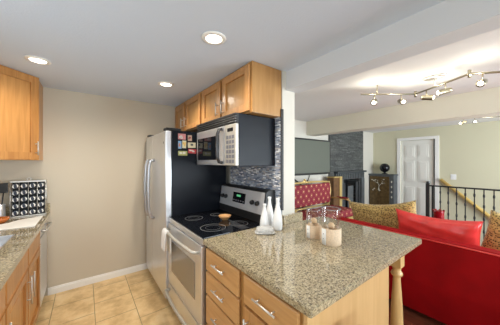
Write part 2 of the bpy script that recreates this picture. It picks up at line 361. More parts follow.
def window(n, ax, a0, a1, z0, z1, p, nm):  # unseen windows, added to bring fill light into the rooms
    f = MB()
    def bx(b0, b1, c0, c1, d=0.03):
        if ax == 'x': f.box(b0, b1, p-.06, p-.06+d, c0, c1, 0.003)
        else: f.box(p-.06, p-.06+d, b0, b1, c0, c1, 0.003)
    bx(a0, a1, z0, z0+.05); bx(a0, a1, z1-.05, z1); bx(a0, a0+.05, z0+.05, z1-.05); bx(a1-.05, a1, z0+.05, z1-.05)
    for k in range(1, nm+1):
        m = a0+(a1-a0)*k/(nm+1); bx(m-.025, m+.025, z0+.05, z1-.05)
    o = struct('window_%d' % n, f, 'trim')
    g = MB()
    if ax == 'x': g.box(a0+.05, a1-.05, p-.05, p-.045, z0+.05, z1-.05)
    else: g.box(p-.05, p-.045, a0+.05, a1-.05, z0+.05, z1-.05)
    obj('window_pane', g, 'wglass', o)
for q in ('fill_kitchen', 'fill_living'): bpy.data.objects[q].location.y = RY-.13
bpy.data.objects['fill_sink'].location.x = LW-.13
window(1, 'x', -0.6, 0.9, 0.6, 2.1, RY, 1)
window(2, 'x', 2.4, 5.6, 0.15, 2.15, RY, 2)
window(3, 'y', 0.5, 1.8, 1.12, 1.98, LW, 1)
# mosaic backsplash on the range wall with its black end strip
struct('wall_backsplash', MB().box(WX0-.012, WX0, WY+.008, 2.24, 0.90, 1.92), 'mosaic')
struct('trim_3', MB().box(WX0-.016, WX0+.012, WY-.004, WY+.008, 1.03, 1.93, 0.002), 'black')
# stairs going down beside the far wall
st = MB()
for k in range(7): st.box(5.16, DX, 1.45-(k+1)*.26, 1.45-k*.26, -0.19*(k+1)-.2, -0.19*(k+1))
st.box(5.14, 5.16, -0.5, 1.45, -1.6, -0.1)
struct('floor_stairs', st, 'wfloor')

# interior door
d = obj('door_1', MB().box(DX+.03, DX+.07, 1.525, 2.19, 0.008, 1.995, 0.002), 'door'); d['kind'] = 'structure'
pn = MB()
for (y0, y1) in ((1.62, 1.82), (1.90, 2.10)):
    for (z0, z1) in ((1.58, 1.88), (0.98, 1.48), (0.2, 0.84)):
        pn.box(DX+.018, DX+.031, y0, y1, z0, z1, 0.006)
        pn.box(DX+.012, DX+.02, y0+.035, y1-.035, z0+.035, z1-.035, 0.004)
obj('door_panel', pn, 'door', d)
obj('door_knob', MB().ball((DX-.03, 1.60, 0.99), 0.028).tube([(DX+.03, 1.60, 0.99), (DX-.02, 1.60, 0.99)], 0.012), 'steeld', d)
obj('door_jamb_shade', MB().box(DX+.03, DX+.15, 1.49, 1.523, 0, 2.0), 'slate', d)  # jamb strip coloured dark for the narrow shadow beside the door
struct('trim_4', MB().box(DX-.02, DX, 2.19, 2.265, 0, 2.07, 0.004).box(DX-.02, DX, 1.415, 1.49, 0, 2.07, 0.004).box(DX-.02, DX, 1.49, 2.19, 2.0, 2.07, 0.004), 'trim')

# ------------------------------------------------------------------ cabinetry
def shaker(parent, o, u, n, w_, h_, mf, mi, name='door', fr=0.058, label=None):
    """a frame and panel door lying on plane through o, outward normal n"""
    t = 0.02; f = MB()
    f.obox(o, u, n, (0, fr), (0, h_), (0, t), 0.0025); f.obox(o, u, n, (w_-fr, w_), (0, h_), (0, t), 0.0025)
    f.obox(o, u, n, (fr, w_-fr), (0, fr), (0, t), 0.0025); f.obox(o, u, n, (fr, w_-fr), (h_-fr, h_), (0, t), 0.0025)
    f.obox(o, u, n, (fr-.004, w_-fr+.004), (fr-.004, h_-fr+.004), (0.001, 0.003))
    d = obj(name, f, mf, parent, label)
    pnl = MB().obox(o, u, n, (fr+.004, w_-fr-.004), (fr+.004, h_-fr-.004), (0.002, 0.0055), 0.001)
    obj('panel', pnl, mi, d)
    return d
def slab(parent, o, u, n, w_, h_, mf, name='drawer'):
    return obj(name, MB().obox(o, u, n, (0, w_), (0, h_), (0, 0.02), 0.005), mf, parent)
def bar(parent, o, u, n, a, z, L, vert, mat='nickel', so=0.03, r=0.005):
    o, u, n = Vector(o), Vector(u), Vector(n); zz = Vector((0, 0, 1)); c = o+u*a+zz*z; d = zz if vert else u
    m = MB().tube([c-d*L/2+n*(so+.02), c+d*L/2+n*(so+.02)], r, 10)
    for s in (-1, 1): m.tube([c+d*s*L*.33+n*.018, c+d*s*L*.33+n*(so+.02)], r*.8, 8)
    return obj('handle', m, mat, parent)
nX = (-1, 0, 0)
# upper cabinets over range and refrigerator (doors face -X)
def upper(y0, y1, doors, label, nm='wall_cabinet'):
    t = thing(nm, label, 'wall cabinet', (1.05, y0, 1.862), 'wall cabinets over the range and refrigerator')
    obj('body', MB().box(1.068, WX0-.004, y0, y1, 1.862, H-.002, 0.002), 'maplein', t)
    for (a, b, side) in doors:
        dd = shaker(t, (1.066, a, 1.875), (0, 1, 0), nX, b-a, 0.375, 'maple', 'maplein', fr=0.062)
        hy = 0.03 if side < 0 else (b-a)-.03
        bar(dd, (1.066, a, 1.875), (0, 1, 0), nX, hy, 0.10, 0.13, True)
upper(1.393, 2.324, [(1.412, 1.84, 1), (1.885, 2.295, -1)], 'honey maple wall cabinet above the microwave, nearer the camera', )
upper(2.326, 3.248, [(2.355, 2.80, 1), (2.86, 3.22, -1)], 'honey maple wall cabinet above the refrigerator, against the far wall')

# diagonal corner wall cabinet on the left
CX, CY = -0.369, 2.93
t = thing('corner_wall_cabinet', 'orange maple corner wall cabinet high on the left with one diagonal door', 'wall cabinet', (CX, CY, 1.48))
obj('body', MB().poly([(CX, BW-.002), (CX, CY), (CX-.29, CY-.29), (LW+.002, CY-.29), (LW+.002, BW-.002)], 1.478, H-.002), 'orangein', t)
u = Vector((-1, -1, 0)).normalized(); n = Vector((1, -1, 0)).normalized()
dd = shaker(t, Vector((CX, CY, 1.485))+u*.008, u, n, 0.394, 0.782, 'orange', 'orangein', fr=0.062)
bar(dd, Vector((CX, CY, 1.485))+u*.008, u, n, 0.028, 0.105, 0.13, True)

# left base units
LF = -0.335
def base_left(y0, y1, label, handle_side, half=False):
    t = thing('base_cabinet', label, 'base cabinet', (LF, y0, 0), 'base cabinets under the sink counter')
    obj('body', MB().box(LW+.004, LF-.02, y0+.001, y1-.001, 0.1, 0.66).box(LF-.05, LF-.02, y0+.001, y1-.001, 0.66, 0.872), 'orangein', t)
    obj('toe_kick', MB().box(LW+.004, LF-.09, y0+.001, y1-.001, 0, 0.1), 'darkgap', t)
    dr = slab(t, (LF-.02, y0+.012, 0.70), (0, 1, 0), (1, 0, 0), y1-y0-.024, 0.15, 'orange')
    dd = shaker(t, (LF-.02, y0+.012, 0.115), (0, 1, 0), (1, 0, 0), y1-y0-.024, 0.565, 'orange', 'orangein')
    bar(dd, (LF-.02, y0+.012, 0.115), (0, 1, 0), (1, 0, 0), 0.04 if handle_side < 0 else y1-y0-.065, 0.42, 0.19, True, so=0.026)
    return dr
base_left(1.15, 1.70, 'orange maple base cabinet cut by the left frame edge, nearest the camera', 1)
base_left(1.70, 2.26, 'orange maple base cabinet in the middle, in front of the sink', 1)
base_left(2.26, 2.80, 'orange maple base cabinet next to the dishwasher', -1)
t = thing('dishwasher', 'stainless dishwasher at the end of the left counter by the back wall', 'dishwasher', (LF, 2.81, 0))
obj('tub', MB().box(LW+.02, LF-.03, 2.81, 3.235, 0.1, 0.87), 'steeld', t)
dd = obj('door', MB().box(LF-.03, LF+.0, 2.812, 3.235, 0.1, 0.74, 0.006).box(LF-.03, LF-.002, 2.812, 3.235, 0.75, 0.868, 0.006), 'steel', t)
obj('handle', MB().tube([(LF, 2.86, .80), (LF+.035, 2.86, .80), (LF+.035, 3.19, .80), (LF, 3.19, .80)], 0.009), 'nickel', dd)
obj('toe_kick', MB().box(LW+.02, LF-.09, 2.81, 3.235, 0, 0.1), 'black', t)
# left countertop with sink cutout
SX0, SX1, SY0, SY1 = -0.86, -0.43, 1.75, 2.43
ct = thing('countertop', 'speckled granite countertop running along the left wall around the sink', 'countertop', (LF, 1.1, 0.875))
m = MB().box(LW+.002, SX0, 1.1, BW-.002, 0.875, 0.91).box(SX1, -0.309, 1.1, BW-.002, 0.875, 0.91).box(SX0, SX1, 1.1, SY0, 0.875, 0.91).box(SX0, SX1, SY1, BW-.002, 0.875, 0.91)
obj('worktop', m, 'granite', ct)
obj('upstand', MB().box(LW+.002, -0.309, BW-.022, BW-.002, 0.91, 1.01, 0.003).box(LW+.002, LW+.022, 1.1, BW-.022, 0.91, 1.01, 0.003), 'granite', ct)
sk = thing('kitchen_sink', 'satin steel undermount sink in the left counter', 'sink', (SX0, SY0, 0.90))
m = MB(); a, b, c_, d_ = SX0, SX1, SY0, SY1
m.box(a-.01, a+.004, c_-.01, d_+.01, 0.68, 0.874).box(b-.004, b+.01, c_-.01, d_+.01, 0.68, 0.874).box(a, b, c_-.01, c_+.004, 0.68, 0.874).box(a, b, d_-.004, d_+.01, 0.68, 0.874).box(a, b, c_, d_, 0.675, 0.69)
obj('basin', m, 'sinkm', sk)
obj('rim', MB().box(b-.012, b-.0, c_, d_, 0.872, 0.906, 0.003).box(a, a+.012, c_, d_, 0.872, 0.906, 0.003).box(a+.012, b-.012, d_-.012, d_, 0.872, 0.906, 0.003).box(a+.012, b-.012, c_, c_+.012, 0.872, 0.906, 0.003), 'steel', sk)
obj('drain', MB().lathe([(0, 0.694), (0.03, 0.694), (0.04, 0.69)], ((a+b)/2, 2.1, 0)), 'steeld', sk)

# ------------------------------------------------------------------ island / peninsula
IF = 0.70
def island_unit(y0, y1, label, kind):
    t = thing('base_cabinet', label, 'base cabinet', (IF, y0, 0), 'base cabinets under the peninsula')
    obj('body', MB().box(IF+.0, 1.38, y0+.001, y1-.001, 0.1, 0.872, 0.001), 'maplein', t)
    obj('toe_kick', MB().box(IF+.08, 1.38, y0+.001, y1-.001, 0, 0.1), 'darkgap', t)
    if kind == 'drawers':
        for z0, z1 in ((0.70, 0.852), (0.535, 0.688), (0.33, 0.523), (0.12, 0.318)):
            dr = slab(t, (IF, y0+.03, z0), (0, 1, 0), nX, y1-y0-.042, z1-z0, 'mapley')
            bar(dr, (IF, y0+.03, z0), (0, 1, 0), nX, (y1-y0-.042)/2+.0, (z1-z0)/2+.01, 0.15, False, so=0.026)
    else:
        dr = slab(t, (IF, y0+.012, 0.70), (0, 1, 0), nX, y1-y0-.03, 0.152, 'mapley')
        bar(dr, (IF, y0+.012, 0.70), (0, 1, 0), nX, (y1-y0)/2-.015, 0.085, 0.16, False, so=0.026)
        dd = shaker(t, (IF, y0+.012, 0.12), (0, 1, 0), nX, y1-y0-.03, 0.565, 'maple', 'maplein')
        bar(dd, (IF, y0+.012, 0.12), (0, 1, 0), nX, y1-y0-.07, 0.45, 0.15, True, so=0.026)
    return t
island_unit(0.985, 1.440, 'honey maple drawer cabinet beside the range with four bar-handled drawers', 'drawers')
iu = island_unit(0.575, 0.984, 'honey maple cabinet at the near end of the peninsula, one drawer over a door', 'door')
obj('end_panel', MB().box(IF-.002, 1.46, 0.553, 0.574, 0, 0.872, 0.003).box(1.381, 1.46, 0.574, 1.38, 0, 0.872), 'pale', iu, 'pale maple end and back panel')
ct = thing('countertop', 'wide speckled granite countertop of the peninsula in the foreground', 'countertop', (IF, 0.514, 0.875))
m = MB().poly([(0.668, 0.520), (0.674, 0.514), (1.92, 0.514), (1.926, 0.52), (1.926, 1.352), (1.386, 1.352), (1.386, 1.447), (0.668, 1.447)], 0.874, 0.91, 0.004)
obj('worktop', m, 'granite', ct)
obj('upstand', MB().box(1.392, 1.635, 1.353, 1.383, 0.875, 0.988, 0.003), 'granite', ct)
# turned support post
pr = [(0.04, 0), (0.04, 0.02), (0.030, 0.03), (0.036, 0.05), (0.028, 0.07), (0.026, 0.10), (0.036, 0.22), (0.038, 0.34), (0.034, 0.48), (0.026, 0.60), (0.022, 0.665), (0.023, 0.675), (0.033, 0.685), (0.036, 0.695), (0.033, 0.705), (0.024, 0.715), (0.026, 0.735), (0.034, 0.745)]
tp = thing('turned_post', 'turned pine post holding up the overhanging corner of the peninsula top', 'support post', (1.715, 0.60, 0))
obj('shaft', MB().lathe(pr, (1.715, 0.60, 0), 24), 'postw', tp)
obj('block', MB().box(1.68, 1.75, 0.565, 0.635, 0.745, 0.873, 0.004), 'postw', tp)
# stool
sx, sy = 0.868, 0.358
stl = thing('bar_stool', 'round pale wooden bar stool tucked under the near edge of the peninsula', 'stool', (sx, sy, 0))
obj('seat', MB().lathe([(0, 0.71), (0.15, 0.71), (0.165, 0.722), (0.165, 0.738), (0.15, 0.75), (0, 0.746)], (sx, sy, 0), 32), 'pale', stl)
for k in range(4):
    a = PI/4+k*PI/2; obj('leg', MB().tube([(sx+.17*math.cos(a), sy+.17*math.sin(a), 0), (sx+.11*math.cos(a), sy+.11*math.sin(a), 0.71)], [0.013, 0.018]), 'pale', stl)
obj('foot_ring', MB().tube([(sx+.155*math.cos(q*PI/12), sy+.155*math.sin(q*PI/12), 0.2) for q in range(25)], 0.008), 'pale', stl)

# ------------------------------------------------------------------ refrigerator
t = thing('refrigerator', 'stainless side by side refrigerator with black sides', 'refrigerator', (0.64, 2.23, 0))
FY0, FY1, FS = 2.256, 3.13, 2.80
obj('body', MB().box(0.705, 1.34, FY0, FY1, 0.05, 1.785, 0.006), 'blackp', t)
for a, b, nm, hy in ((FY0+.002, FS-.004, 'main', FS-.085), (FS+.004, FY1-.002, 'freezer', FS+.075)):
    dd = obj('door', MB().box(0.64, 0.70, a, b, 0.09, 1.775, 0.012, 3), 'steel', t)
    pts = [(0.64, hy, 1.48), (0.60, hy, 1.475), (0.585, hy, 1.42), (0.575, hy, 1.2), (0.575, hy, 1.05), (0.585, hy, 0.87), (0.60, hy, 0.82), (0.64, hy, 0.81)]
    obj('handle', MB().tube(pts, 0.016, 12), simple('grey steel handle', (0.48, 0.50, 0.54), 0.35, 0.8), dd)
for yy in (FY0+.01, FY1-.12): obj('hinge_cover', MB().box(0.65, 0.80, yy, yy+.11, 1.785, 1.81, 0.008), 'black', t)
obj('base_grille', MB().box(0.68, 0.72, FY0+.01, FY1-.01, 0.03, 0.085, 0.003), 'black', t)
for yy in (FY0+.05, FY1-.05): obj('foot', MB().lathe([(0.025, 0), (0.025, 0.03), (0.015, 0.05)], (0.73, yy, 0), 16), 'black', t)
obj('badge', MB().lathe([(0, 0), (0.012, 0), (0.012, 0.002), (0, 0.002)], (0, 0, 0), 16).xform(Matrix.Translation((0.64, 2.33, 1.66)) @ Matrix.Rotation(-PI/2, 4, 'Y')), 'steeld', t)
# photos and magnets on the black side (plane y = FY0)
def card(x0, x1, z0, z1, cols, label, tilt=0):
    c = ((x0+x1)/2, FY0-.001, (z0+z1)/2)
    tt = thing('fridge_photo', label, 'photo', c, 'photos on the refrigerator side'); tt.rotation_euler = (0, tilt, 0)
    obj('print', MB().box(-(x1-x0)/2, (x1-x0)/2, -.0015, 0, -(z1-z0)/2, (z1-z0)/2), simple('photo paper '+label[:14], cols[0], 0.3), tt, local=True)
    m = MB(); rr = random.Random(int(x0*1000+z0*100))
    for k in range(3):
        a = -(x1-x0)/2*.8+rr.random()*(x1-x0)*.45; b = -(z1-z0)/2*.75+rr.random()*(z1-z0)*.4
        m.box(a, a+(x1-x0)*.3, -.0024, -.0014, b, b+(z1-z0)*.33)
    obj('picture', m, simple('photo ink '+label[:14], cols[1], 0.3), tt, local=True)
W_ = (0.75, 0.72, 0.68)
card(.765, .845, 1.695, 1.755, [(0.62, 0.25, 0.25), W_], 'pink and white snapshot at the top left of the group', .02)
card(.868, .912, 1.685, 1.745, [(0.55, 0.36, 0.26), (0.3, 0.05, 0.05)], 'small tan snapshot at the top, right of the pink one', -.03)
card(.765, .800, 1.598, 1.678, [(0.25, 0.42, 0.66), (0.75, 0.3, 0.15)], 'narrow blue picture strip at the left of the middle row')
card(.808, .850, 1.605, 1.685, [(0.72, 0.66, 0.45), (0.75, 0.5, 0.1)], 'yellowish portrait card second in the middle row', .02)
card(.868, .955, 1.612, 1.668, [(0.66, 0.6, 0.42), (0.12, 0.12, 0.12)], 'cream group photo at the right of the middle row', -.02)
card(.765, .862, 1.528, 1.575, [(0.42, 0.42, 0.16), W_], 'green and white picture at the lower left of the group')
card(.872, .962, 1.552, 1.598, [(0.5, 0.05, 0.06), W_], 'red and white card under the cream group photo', .06)
card(.985, 1.05, 1.64, 1.72, [(0.4, 0.3, 0.25), W_], 'brown snapshot half hidden behind the microwave')

# ------------------------------------------------------------------ range
RY0, RY1 = 1.452, 2.248
t = thing('range', 'stainless electric range with black glass cooktop', 'range', (0.66, RY0, 0))
obj('body', MB().box(0.70, 1.36, RY0+.003, RY1-.003, 0.05, 0.895, 0.002), 'black', t)
for xx, yy in ((.74, RY0+.03), (.74, RY1-.06), (1.26, RY0+.03), (1.26, RY1-.06)): obj('foot', MB().box(xx, xx+.06, yy, yy+.03, 0, 0.05), 'black', t)
obj('front_trim', MB().box(0.668, 0.70, RY0+.002, RY1-.002, 0.862, 0.905, 0.006), 'steel', t)
ck = obj('cooktop', MB().box(0.674, 1.27, RY0+.002, RY1-.002, 0.897, 0.914, 0.005), 'blackg', t)
def ring(cx, cy, r, wd=0.004):
    return MB().lathe([(r-wd, 0.9142), (r-wd, 0.9152), (r, 0.9152), (r, 0.9142)], (cx, cy, 0), 48, False)
for cx, cy, r in ((0.845, 2.035, .085), (1.09, 2.03, .065), (0.85, 1.645, .105), (1.09, 1.62, .085)):
    rr = ring(cx, cy, r); rr.lathe([(r*.6-.0015, 0.9142), (r*.6-.0015, 0.9149), (r*.6, 0.9149), (r*.6, 0.9142)], (cx, cy, 0), 40, False)
    obj('burner', rr, 'grey', t)
dd = obj('oven_door', MB().box(0.66, 0.699, RY0+.006, RY1-.006, 0.275, 0.855, 0.008), 'steel', t)
obj('window', MB().box(0.656, 0.662, RY0+.12, RY1-.12, 0.42, 0.70, 0.004), simple('oven glass with tan reflection tint', (0.20, 0.175, 0.14), 0.12, spec=0.9), dd)  # tan glass colour stands in for the floor mirrored in the door
hp = [(0.66, RY1-.05, .80), (0.625, RY1-.055, .805)]+[(0.612-.012*math.sin(k/10*PI), RY1-.07-(RY1-RY0-.14)*k/10, .807) for k in range(11)]+[(0.625, RY0+.055, .805), (0.66, RY0+.05, .80)]
obj('handle', MB().tube(hp, 0.013, 12), 'silverp', dd)
dr = obj('drawer', MB().box(0.662, 0.70, RY0+.006, RY1-.006, 0.06, 0.262, 0.008), 'steel', t)
hp = [(p[0]+.002, p[1], p[2]-.59) for p in hp]; obj('handle', MB().tube(hp, 0.012, 12), 'silverp', dr)
# backguard, tilted control face
bg = MB(); prof = [(1.375, .914), (1.245, .914), (1.245, .985), (1.275, 1.19), (1.305, 1.205), (1.375, 1.205)]
def yprism(mb, prof, y0, y1):
    tt = bmesh.new(); a = [tt.verts.new((x, y0, z)) for x, z in prof]; b = [tt.verts.new((x, y1, z)) for x, z in prof]; k = len(prof)
    tt.faces.new(a); tt.faces.new(b[::-1])
    for i in range(k): tt.faces.new((a[i], b[i], b[(i+1) % k], a[(i+1) % k]))
    bmesh.ops.recalc_face_normals(tt, faces=tt.faces[:]); return mb.merge(tt)
bgd = obj('backguard', yprism(bg, prof, RY0+.004, RY1-.004), 'black', t)
obj('control_face', yprism(MB(), [(1.246, .990), (1.2745, 1.186), (1.2705, 1.1865), (1.242, .9905)], RY0+.02, RY1-.01), simple('satin control panel steel', (0.60, 0.62, 0.66), 0.42, 0.55), bgd)
fz = Matrix.Rotation(-math.atan2(.03, .18)*-1, 4, 'Y')
def on_face(y, z): return Vector((1.243+(z-.99)*(.0285/.196), y, z))
for y in (RY1-.075, RY1-.145, RY0+.175, RY0+.10):
    p = on_face(y, 1.085)
    k = MB().lathe([(0, .03), (.017, .03), (.02, .02), (.021, 0.0), (0, 0)], (0, 0, 0), 20)
    k.xform(Matrix.Translation(p) @ Matrix.Rotation(-PI/2-.16, 4, 'Y')); obj('knob', k, 'black', bgd)
dp = obj('display', yprism(MB(), [(1.2505, 1.045), (1.2660, 1.145), (1.2620, 1.1455), (1.2465, 1.0455)], RY0+.30, RY0+.52), 'blackg', bgd)
obj('clock', yprism(MB(), [(1.2560, 1.105), (1.2590, 1.125), (1.2575, 1.125), (1.2545, 1.105)], RY0+.38, RY0+.45), 'lcd', dp)
bt = MB()
for k in range(5): bt.box(1.2465, 1.250, RY0+.315+k*.042, RY0+.335+k*.042, 1.06, 1.072)
obj('button', bt, 'btn', dp)
# towel on oven handle
tw = MB(); N = 10; tb = bmesh.new(); rows = []
path = [(0.632, .60), (0.630, .72), (0.626, .80), (0.612, .829), (0.590, .822), (0.582, .79), (0.580, .70), (0.577, .66), (0.578, .64)]
for i, (x, z) in enumerate(path):
    rows.append([tb.verts.new((x-.006*math.sin(j*2.1+i*.4)*(i > 4), 2.055+.13*j/N+(.008*math.sin(i*1.1)), z)) for j in range(N+1)])
for i in range(len(rows)-1):
    for j in range(N): tb.faces.new((rows[i][j], rows[i][j+1], rows[i+1][j+1], rows[i+1][j]))
bmesh.ops.recalc_face_normals(tb, faces=tb.faces[:]); tw.merge(tb, True)
o = solo('dish_towel', tw, 'towel', 'white dish towel folded over the oven door handle', 'towel', (0.6, 2.11, 0.6))
md = o.modifiers.new('s', 'SOLIDIFY'); md.thickness = 0.008; md.offset = 0; md = o.modifiers.new('b', 'SUBSURF'); md.levels = 1; md.render_levels = 1
# olive wood spoon rest / bowl on cooktop
rb = (1.055, 1.80, 0.916)
br = MB().lathe([(0, 0), (.028, 0), (.03, .008), (.052, .024), (.060, .04), (.053, .04), (.045, .026), (0, .02)], rb, 28)
solo('wooden_bowl', br, 'toast', 'small toasted brown wooden bowl in the middle of the cooktop', 'bowl', rb)

# ------------------------------------------------------------------ microwave
MY0, MY1, MX, MZ0, MZ1 = 1.462, 2.225, 0.955, 1.425, 1.855
t = thing('microwave', 'over the range microwave with black case and stainless door', 'microwave', (MX, MY0, MZ0))
obj('case', MB().box(MX+.03, WX0-.016, MY0, MY1, MZ0, MZ1, 0.006), 'blackp', t)
YD = 1.63
dd = obj('door', MB().box(MX, MX+.03, YD+.003, MY1-.002, MZ0+.006, 1.772, 0.008), 'steel', t)
obj('window', MB().box(MX-.003, MX+.004, YD+.10, MY1-.035, MZ0+.055, 1.70, 0.004), 'blackg', dd)
hz = [(MX, YD+.05, 1.745), (MX-.03, YD+.05, 1.74), (MX-.045, YD+.05, 1.70), (MX-.048, YD+.05, 1.6), (MX-.045, YD+.05, 1.50), (MX-.03, YD+.05, 1.46), (MX, YD+.05, 1.455)]
obj('handle', MB().tube(hz, 0.014, 12), simple('gunmetal handle', (0.07, 0.07, 0.075), 0.25, 0.6), dd)
cp = obj('control_panel', MB().box(MX, MX+.03, MY0+.002, YD-.001, MZ0+.006, 1.772, 0.006), 'silverp', t)
bt = []
for i in range(3):
    for j in range(6):
        y = MY0+.022+i*.044; z = 1.452+j*.040
        obj('button', MB().box(MX-.002, MX+.002, y, y+.035, z, z+.028, 0.001), 'btn', cp)
obj('clock', MB().box(MX-.002, MX+.002, MY0+.04, MY0+.125, 1.712, 1.742, 0.001), 'blackg', cp)
vg = MB().box(MX+.012, MX+.03, MY0, MY1, 1.775, MZ1)
obj('vent_grille', vg, 'black', t)
for z in (1.79, 1.81, 1.83): obj('louver', MB().box(MX-.004, MX+.014, MY0+.004, MY1-.004, z-.0025, z+.0025, 0.001), 'steeld', t)
obj('top_trim', MB().box(MX-.004, MX+.014, MY0, MY1, 1.84, MZ1, 0.002), 'black', t)

# ------------------------------------------------------------------ things on the peninsula
def bottle(x, y, h, label, s=1):
    k = h/.25; z = 0.911
    p = [(0, 0), (.028, 0), (.032, .008), (.033, .05), (.030, .10), (.022, .15), (.013, .19), (.010, .225), (.012, .235), (.013, .25), (.009, .252), (.008, .24), (0, .24)]
    return solo('ceramic_bottle', MB().lathe([(r*s*1.18, q*k) for r, q in p], (x, y, z), 28), 'white', label, 'bottle', (x, y, z), 'white ceramic bottles on the peninsula')
bottle(1.25, 1.29, .255, 'tall white ceramic bottle nearest the camera at the right of the three')
bottle(1.178, 1.37, .205, 'short white ceramic bottle at the left of the three, beside the cooktop')
bottle(1.262, 1.402, .25, 'white ceramic bottle standing behind the other two')
bd = (1.105, 1.28, 0.911)
t = thing('butter_dish', 'clear crystal covered butter dish in front of the white bottles', 'butter dish', bd)
def sup(mb, c, a, b, prof, n=28, rot=0):
    tt = bmesh.new(); rings = []
    for s_, z in prof:
        rg = []
        for k in range(n):
            th = 2*PI*k/n; ct_, st_ = math.cos(th), math.sin(th)
            x = a*s_*math.copysign(abs(ct_)**.5, ct_); y = b*s_*math.copysign(abs(st_)**.5, st_)
            rg.append(tt.verts.new((c[0]+x*math.cos(rot)-y*math.sin(rot), c[1]+x*math.sin(rot)+y*math.cos(rot), c[2]+z)))
        rings.append(rg)
    for p, q in zip(rings, rings[1:]):
        for k in range(n): tt.faces.new((p[k], p[(k+1) % n], q[(k+1) % n], q[k]))
    tt.faces.new(rings[0][::-1]); tt.faces.new(rings[-1]); bmesh.ops.recalc_face_normals(tt, faces=tt.faces[:])
    return mb.merge(tt, True)
crys, nt_, b_ = nmat('cut crystal'); b_.inputs['Base Color'].default_value = (0.9, 0.89, 0.86, 1); b_.inputs['Roughness'].default_value = 0.1; b_.inputs['Alpha'].default_value = 0.62
mp_ = mapping(nt_); vv = nt_.nodes.new('ShaderNodeTexVoronoi'); vv.inputs['Scale'].default_value = 70; nt_.links.new(mp_.outputs[0], vv.inputs['Vector'])
bb_ = nt_.nodes.new('ShaderNodeBump'); bb_.inputs['Distance'].default_value = 0.01; nt_.links.new(vv.outputs['Distance'], bb_.inputs['Height']); nt_.links.new(bb_.outputs[0], b_.inputs['Normal'])
obj('tray', sup(MB(), bd, .078, .044, [(.8, 0), (1, .008), (1.02, .014), (.9, .014)], rot=-.6), crys, t)
obj('lid', sup(MB(), bd, .068, .036, [(1, .0145), (1, .034), (.9, .048), (.6, .054)], rot=-.6), crys, t)

def canister(x, y, r, h, label):
    z = 0.911; t = thing('glass_canister', label, 'jar', (x, y, z), 'glass canisters on the peninsula')
    obj('glass', MB().lathe([(0, .004), (r*.92, .004), (r*.95, .012), (r*.95, h)], (x, y, z), 32), 'glass', t)
    obj('rim', MB().lathe([(r*.91, h-.0005), (r*.91, h+.0015), (r*.97, h+.0015), (r*.97, h-.001), (r*.91, h-.001)], (x, y, z), 32), 'rimg', t)
    obj('woven_band', MB().lathe([(r*.97, 0), (r*1.03, .005), (r*1.03, h*.46), (r*.97, h*.47), (r*.97, 0)], (x, y, z), 32), 'woven', t)
    # the white tag on the side towards the kitchen, facing camera-left
    ang = math.atan2(-y, -x)-.75; m = MB(); tt = bmesh.new(); A = []
    for k in range(7):
        a = ang+(-.28+.56*k/6); A.append([tt.verts.new((x+r*1.045*math.cos(a), y+r*1.045*math.sin(a), z+q)) for q in (.004, h*.46)])
    for p, q in zip(A, A[1:]): tt.faces.new((p[0], q[0], q[1], p[1]))
    bmesh.ops.recalc_face_normals(tt, faces=tt.faces[:]); m.merge(tt, True)
    tg = obj('tag', m, 'paper', t); tg.modifiers.new('s', 'SOLIDIFY').thickness = 0.001
    dm = MB()
    for q in (.3, .6): dm.ball((x+r*1.055*math.cos(ang), y+r*1.055*math.sin(ang), z+h*.46*q+.01), 0.0035, n=6)
    obj('tag_mark', dm, 'steeld', tg)
    return t
for i, (x, y, r, h, lb) in enumerate(((1.335, 1.005, .052, .20, 'smaller glass canister with a cream woven band, behind the larger one'), (1.325, .855, .064, .235, 'larger glass canister with a cream woven band, nearest the camera'))):
    canister(x, y, r, h, lb)
    who = ('smaller rear', 'larger front')[i]
    for k, (dx, dy, rr, dz, mt) in enumerate(((-.018, -.018, .021, .035, 'ball'), (.02, .016, .021, .035, 'stonep'), (.02, -.018, .021, .078, 'ball'), (-.014, .018, .021, .078, 'ball'), (.002, -.002, .022, .120, 'ball'))):
        c = (x+dx, y+dy, .911+dz)
        solo('decorative_ball', MB().ball(c, rr, sz=1.1 if k % 2 else 1), mt, '%s inside the %s glass canister, %s' % (('grey pebble ball' if mt == 'stonep' else 'pale wooden ball'), who, ('at the bottom facing the camera', 'at the bottom facing away', 'half way up at the right', 'half way up at the left', 'topmost')[k]), 'ornament', c, 'balls in the %s canister' % who)

# ------------------------------------------------------------------ things on the left counter
z0 = 0.911
rk = thing('spice_rack', 'wire spice rack with four columns of dark jars on the left counter', 'spice rack', (-.47, 3.13, z0))
X0, X1, RYf, RYb = -.594, -.332, 3.12, 3.205
m = MB().box(X0, X1, RYf, RYb, z0, z0+.012, .003).box(X0, X1, RYf, RYb, z0+.345, z0+.36, .004)
for x in (X0+.004, X1-.004): m.tube([(x, RYf+.004, z0+.01), (x, RYf+.004, z0+.35)], .004).tube([(x, RYb-.004, z0+.01), (x, RYb-.004, z0+.35)], .004)
for k in range(1, 4):
    x = X0+(X1-X0)*k/4; m.tube([(x, RYf+.002, z0+.01), (x, RYf+.002, z0+.35)], .0025)
obj('frame', m, 'nickel', rk)
sh = MB()
for k in range(5): sh.box(X0+.004, X1-.004, RYf+.012, RYb-.004, z0+.012+k*.067, z0+.0145+k*.067)
sh.box(X0+.004, X1-.004, RYb-.006, RYb-.003, z0+.01, z0+.35)
obj('shelf', sh, 'black', rk)
obj('carry_ring', MB().tube([(-.463+.014*math.cos(q*PI/8), 3.163, z0+.373+.014*math.sin(q*PI/8)) for q in range(17)], .005), 'nickel', rk)
j0 = None
cn = ('leftmost', 'second', 'third', 'rightmost'); rn = ('bottom', 'second lowest', 'middle', 'second highest', 'top')
